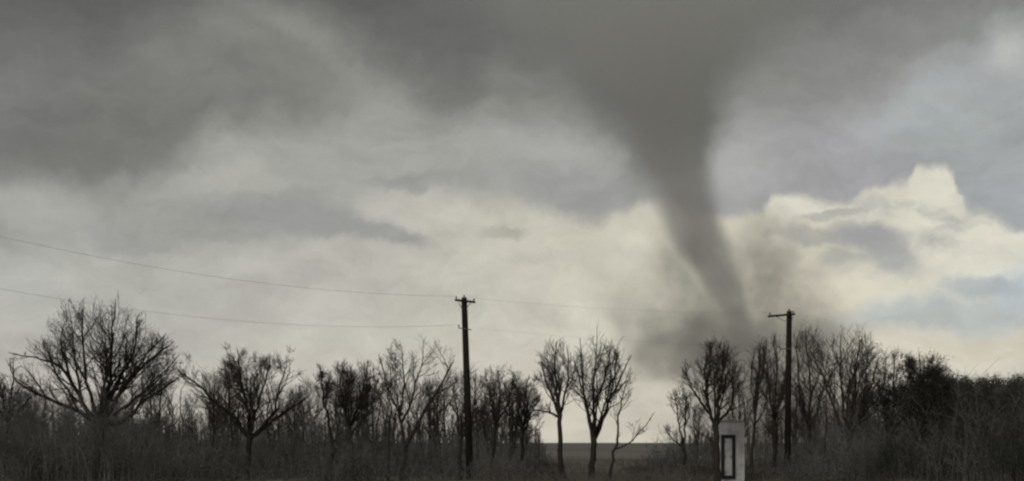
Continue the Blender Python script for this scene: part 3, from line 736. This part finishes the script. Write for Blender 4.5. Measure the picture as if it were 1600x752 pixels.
def far_woods(label, x0, x1, tab, n, seed):
    rng = random.Random(seed); T = Tubes()
    for i in range(n):
        x = rng.uniform(x0, x1); Y = rng.uniform(150, 215); X = (x - HX) / F * Y
        H = max(.8, EYE + (HY - interp(tab, x) - rng.gauss(0, 6)) / F * Y) * rng.uniform(.7, 1.05)
        d = rng.gauss(0, .06)
        p = [(X, Y, -.1), (X + d * H * .4, Y, H * .5), (X + d * H, Y, H)]
        T.add(p, [rng.uniform(.05, .11), .05, .015], 3)
        for j in range(30):
            u = rng.uniform(.12, .98); a = (X + d * H * u, Y, H * u); l = H * rng.uniform(.10, .26) * (1.2 - .6 * u)
            v = nrm((rng.gauss(0, .6), rng.gauss(0, .6), rng.uniform(.5, 1.3)))
            b = tuple(a[c] + v[c] * l * .5 + rng.gauss(0, .06) for c in range(3)); e = tuple(b[c] + v[c] * l * .5 + rng.gauss(0, .08) for c in range(3))
            T.add([a, b], [.024, .016], 3); T.add([b, e], [.016, .008], 3)
            for _ in range(1):
                w = nrm((v[0] + rng.gauss(0, .6), v[1] + rng.gauss(0, .6), v[2] + rng.gauss(0, .4))); g = tuple(b[c] + w[c] * l * .5 for c in range(3))
                T.add([b, g], [.014, .008], 3)
    V, Q = T.arrays(); o = link_np('distant_woods', V, Q, M_twig_hazed); tag(o, label, kind='stuff')
WL = [(-60, 622), (60, 636), (120, 640), (190, 655), (290, 658), (330, 640), (400, 642), (440, 656), (490, 658), (530, 640), (580, 645), (640, 660), (700, 655), (760, 630), (800, 638), (830, 660), (850, 686)]
WR = [(1060, 685), (1120, 676), (1180, 655), (1240, 632), (1320, 622), (1420, 612), (1500, 612), (1660, 612)]
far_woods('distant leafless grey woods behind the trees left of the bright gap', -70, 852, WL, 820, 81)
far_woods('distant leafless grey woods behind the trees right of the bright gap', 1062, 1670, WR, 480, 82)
def dry_grass():
    rng = random.Random(91); T = Tubes()
    for i in range(14000):
        Y = 62 + 90 * rng.random() ** 1.6; x = rng.uniform(760, 1240); X = (x - HX) / F * Y
        h = rng.uniform(.12, .5) * (1.4 if rng.random() < .1 else 1); dx, dy = rng.gauss(0, .16), rng.gauss(0, .16)
        T.add([(X, Y, -.08), (X + dx, Y + dy, h)], [.014, .003], 3)
    V, Q = T.arrays(); o = link_np('grass', V, Q, M_grass); tag(o, 'dry standing grass covering the field in the bright gap', kind='stuff')
dry_grass()

# ------------------------------------------------------------------ utility poles and wires
def ngon_tube(name, pts, rad, sides, m, parent=None, caps=True):
    T = Tubes(); T.add(pts, rad, sides); V, Q = T.arrays(); faces = Q.tolist()
    if caps:
        n = len(V); faces.append(list(range(sides))[::-1] if False else list(range(sides))); faces.append(list(range(n - sides, n))[::-1])
    return link_mesh(name, V, faces, m, parent, smooth=False)
def box_between(name, a, b, w, h, m, parent):
    """a squared beam from a to b"""
    a, b = Vector(a), Vector(b); d = (b - a).normalized(); s = d.cross(Vector((0, 0, 1))).normalized(); u = s.cross(d)
    bm = bmesh.new(); vs = []
    for p in (a, b):
        for i, j in ((-1, -1), (1, -1), (1, 1), (-1, 1)): vs.append(bm.verts.new(p + s * w * .5 * i + u * h * .5 * j))
    for f in ((0, 1, 2, 3), (7, 6, 5, 4), (0, 4, 5, 1), (1, 5, 6, 2), (2, 6, 7, 3), (3, 7, 4, 0)): bm.faces.new([vs[i] for i in f])
    bmesh.ops.recalc_face_normals(bm, faces=bm.faces)
    bmesh.ops.bevel(bm, geom=list(bm.edges), offset=.008, segments=1, affect='EDGES')
    return link_bm(name, bm, m, parent)
def insulator(p, parent):
    x, y, z = p
    return ngon_tube('insulator', [(x, y, z), (x, y, z + .05), (x, y, z + .051), (x, y, z + .09), (x, y, z + .1), (x, y, z + .15)], [.018, .018, .05, .055, .032, .022], 10, M_glass, parent)
def utility_pole(label, Y, xb, xt, ytop, arms, low):
    """arms: (x0, y0, x1, y1) of the cross-arm in photo pixels; low: the bracket further down"""
    s = Y / F; xg, _, _ = at(xb, HY, Y); xT, _, zT = at(xt, ytop, Y)
    e = empty('utility_pole', (xg, Y, 0)); tag(e, label, 'utility pole', 'utility poles')
    def loc(x, y, dy=0): p = at(x, y, Y); return (p[0] - xg, dy, p[2])
    top = (xT - xg, 0, zT)
    P = [tuple((top[c] if c != 2 else 0) * u + (0, 0, zT * u)[c] if c != 2 else zT * u for c in range(3)) for u in (-.02, .25, .5, .75, .97, 1.0)]
    ngon_tube('shaft', P, [.205, .195, .182, .170, .16, .135], 16, M_pole, e)
    a, b = arms
    fy = -.19
    A = (*loc(*a)[:1], fy, loc(*a)[2]); B = (*loc(*b)[:1], fy, loc(*b)[2])
    box_between('crossarm', A, B, .10, .12, M_pole, e)
    mid = (top[0], fy + .02, (A[2] + B[2]) / 2)
    for u in (.07, .93):
        insulator((A[0] + (B[0] - A[0]) * u, fy, A[2] + (B[2] - A[2]) * u + .06), e)
    insulator((top[0], 0, zT - .01), e)
    for sg, q in ((-1, A), (1, B)):
        box_between('brace', (top[0] + sg * .10, fy + .075, mid[2] - .42), (top[0] + (q[0] - top[0]) * .62, fy + .075, mid[2] - .06), .012, .035, M_iron, e)
    c, d = low
    Cc, Dd = loc(*c), loc(*d)
    box_between('bracket', (Cc[0], fy, Cc[2]), (Dd[0], fy, Dd[2]), .05, .05, M_iron, e)
    insulator((Cc[0] + .04, fy, Cc[2] + .026), e)
    return e, (xg, Y)
utility_pole('dark leaning wooden utility pole near the middle, with a short cross-arm', 69, 734.5, 725.2, 465, ((711, 469.5), (743, 473)), ((716, 513), (737, 516)))
utility_pole('dark upright wooden utility pole at the right, in front of the tornado dust', 75, 1230, 1233.2, 486, ((1199, 495), (1241, 491.5)), ((1216, 546), (1237, 545)))
def wire(label, a, b, sag, r, grp):
    a, b = Vector(a), Vector(b); n = 40; org = a.copy(); pts = []
    for i in range(n + 1):
        u = i / n; p = a.lerp(b, u); p.z -= sag * 4 * u * (1 - u); pts.append(tuple(p - org))
    o = ngon_tube('power_wire', pts, [r] * (n + 1), 5, M_wire); o.location = org
    tag(o, label, 'wire', grp)
def off(p, dz, dy=-.19): return (p[0], p[1] + dy, p[2] + dz)
wire('upper power wire sagging from the left edge down to the left utility pole top', off(at(713, 469.5, 69), .2), (-33.0, 41.5, 13.4), 1.6, .0055, 'power wires')
wire('lower power wire sagging from the left edge down to the left utility pole bracket', off(at(717, 513, 69), .17), (-33.0, 41.5, 11.1), 1.76, .005, 'power wires')

wire('hair-thin upper power wire between the two utility pole tops', off(at(740, 472.5, 69), .2), off(at(1201, 495, 75), .2), .22, .0035, 'power wires')
wire('hair-thin lower power wire between the two utility pole brackets', off(at(735, 515.5, 69), .1), off(at(1218, 546, 75), .17), .2, .003, 'power wires')

# ------------------------------------------------------------------ the small grey hut with its dark-framed door
def hut():
    Y = 62.0; s = Y / F
    x0, x1 = (1124 - HX) * s, (1163.5 - HX) * s; w = x1 - x0; xc = (x0 + x1) / 2
    e = empty('hut', (xc, Y, 0)); tag(e, 'small pale grey hut with a rounded roof and a black-framed door', 'hut')
    def zz(y): return EYE + (HY - y) * s
    zt = zz(658); dep = 1.5
    def bx(name, xa, xb, ya, yb, za, zb, m, bev=.01, parent=e):
        bm = bmesh.new(); bmesh.ops.create_cube(bm, size=1)
        for v in bm.verts: v.co = Vector(((xa + xb) / 2 + v.co.x * (xb - xa), (ya + yb) / 2 + v.co.y * (yb - ya), (za + zb) / 2 + v.co.z * (zb - za)))
        if bev: bmesh.ops.bevel(bm, geom=list(bm.edges), offset=bev, segments=2, affect='EDGES')
        return link_bm(name, bm, m, parent)
    bx('wall', -w / 2, w / 2, 0, dep, 0.0, zt, M_hut, .02)
    # corrugated edge strips
    for i in range(6):
        xx = w / 2 - .06 - i * .075
        bx('rib', xx - .012, xx + .012, -.014, .002, .05, zt - .06, M_hut, .004)
    # barrel roof
    bm = bmesh.new(); n = 14; rings = []
    for yy in (-.07, dep + .07):
        rings.append([bm.verts.new((-(w / 2 + .015) * math.cos(math.pi * i / n), yy, zt - .03 + .10 * math.sin(math.pi * i / n))) for i in range(n + 1)])
    for i in range(n): bm.faces.new((rings[0][i], rings[0][i + 1], rings[1][i + 1], rings[1][i]))
    bm.faces.new(rings[0][::-1]); bm.faces.new(rings[1]); bm.faces.new((rings[0][0], rings[1][0], rings[1][-1], rings[0][-1]))
    bmesh.ops.recalc_face_normals(bm, faces=bm.faces)
    link_bm('roof', bm, M_hutroof, e)
    fx0, fx1 = (1126.5 - HX) * s - xc, (1149 - HX) * s - xc; fz0, fz1 = zz(748.5), zz(679.5); t = .165
    d = bx('door', fx0 + t, fx1 - t, -.03, .004, fz0 + t, fz1 - t, M_hut, .006)
    fr = bx('door_frame', fx0, fx0 + t, -.075, .003, fz0, fz1, M_frame, .008)
    bx('top_rail', fx0 + t, fx1 - t, -.073, .003, fz1 - t, fz1, M_frame, .008, fr); bx('bottom_rail', fx0 + t, fx1 - t, -.073, .003, fz0, fz0 + t, M_frame, .008, fr)
    bx('jamb', fx1 - t, fx1, -.075, .003, fz0, fz1, M_frame, .008, fr)
    bx('handle', fx1 - t - .07, fx1 - t - .045, -.07, -.028, (fz0 + fz1) / 2 - .08, (fz0 + fz1) / 2 + .08, M_iron, .004, d)
    for q in (.15, .5, .85): bx('hinge', fx0 + t - .03, fx0 + t + .05, -.082, -.029, fz0 + (fz1 - fz0) * q - .05, fz0 + (fz1 - fz0) * q + .05, M_iron, .004, d)
hut()
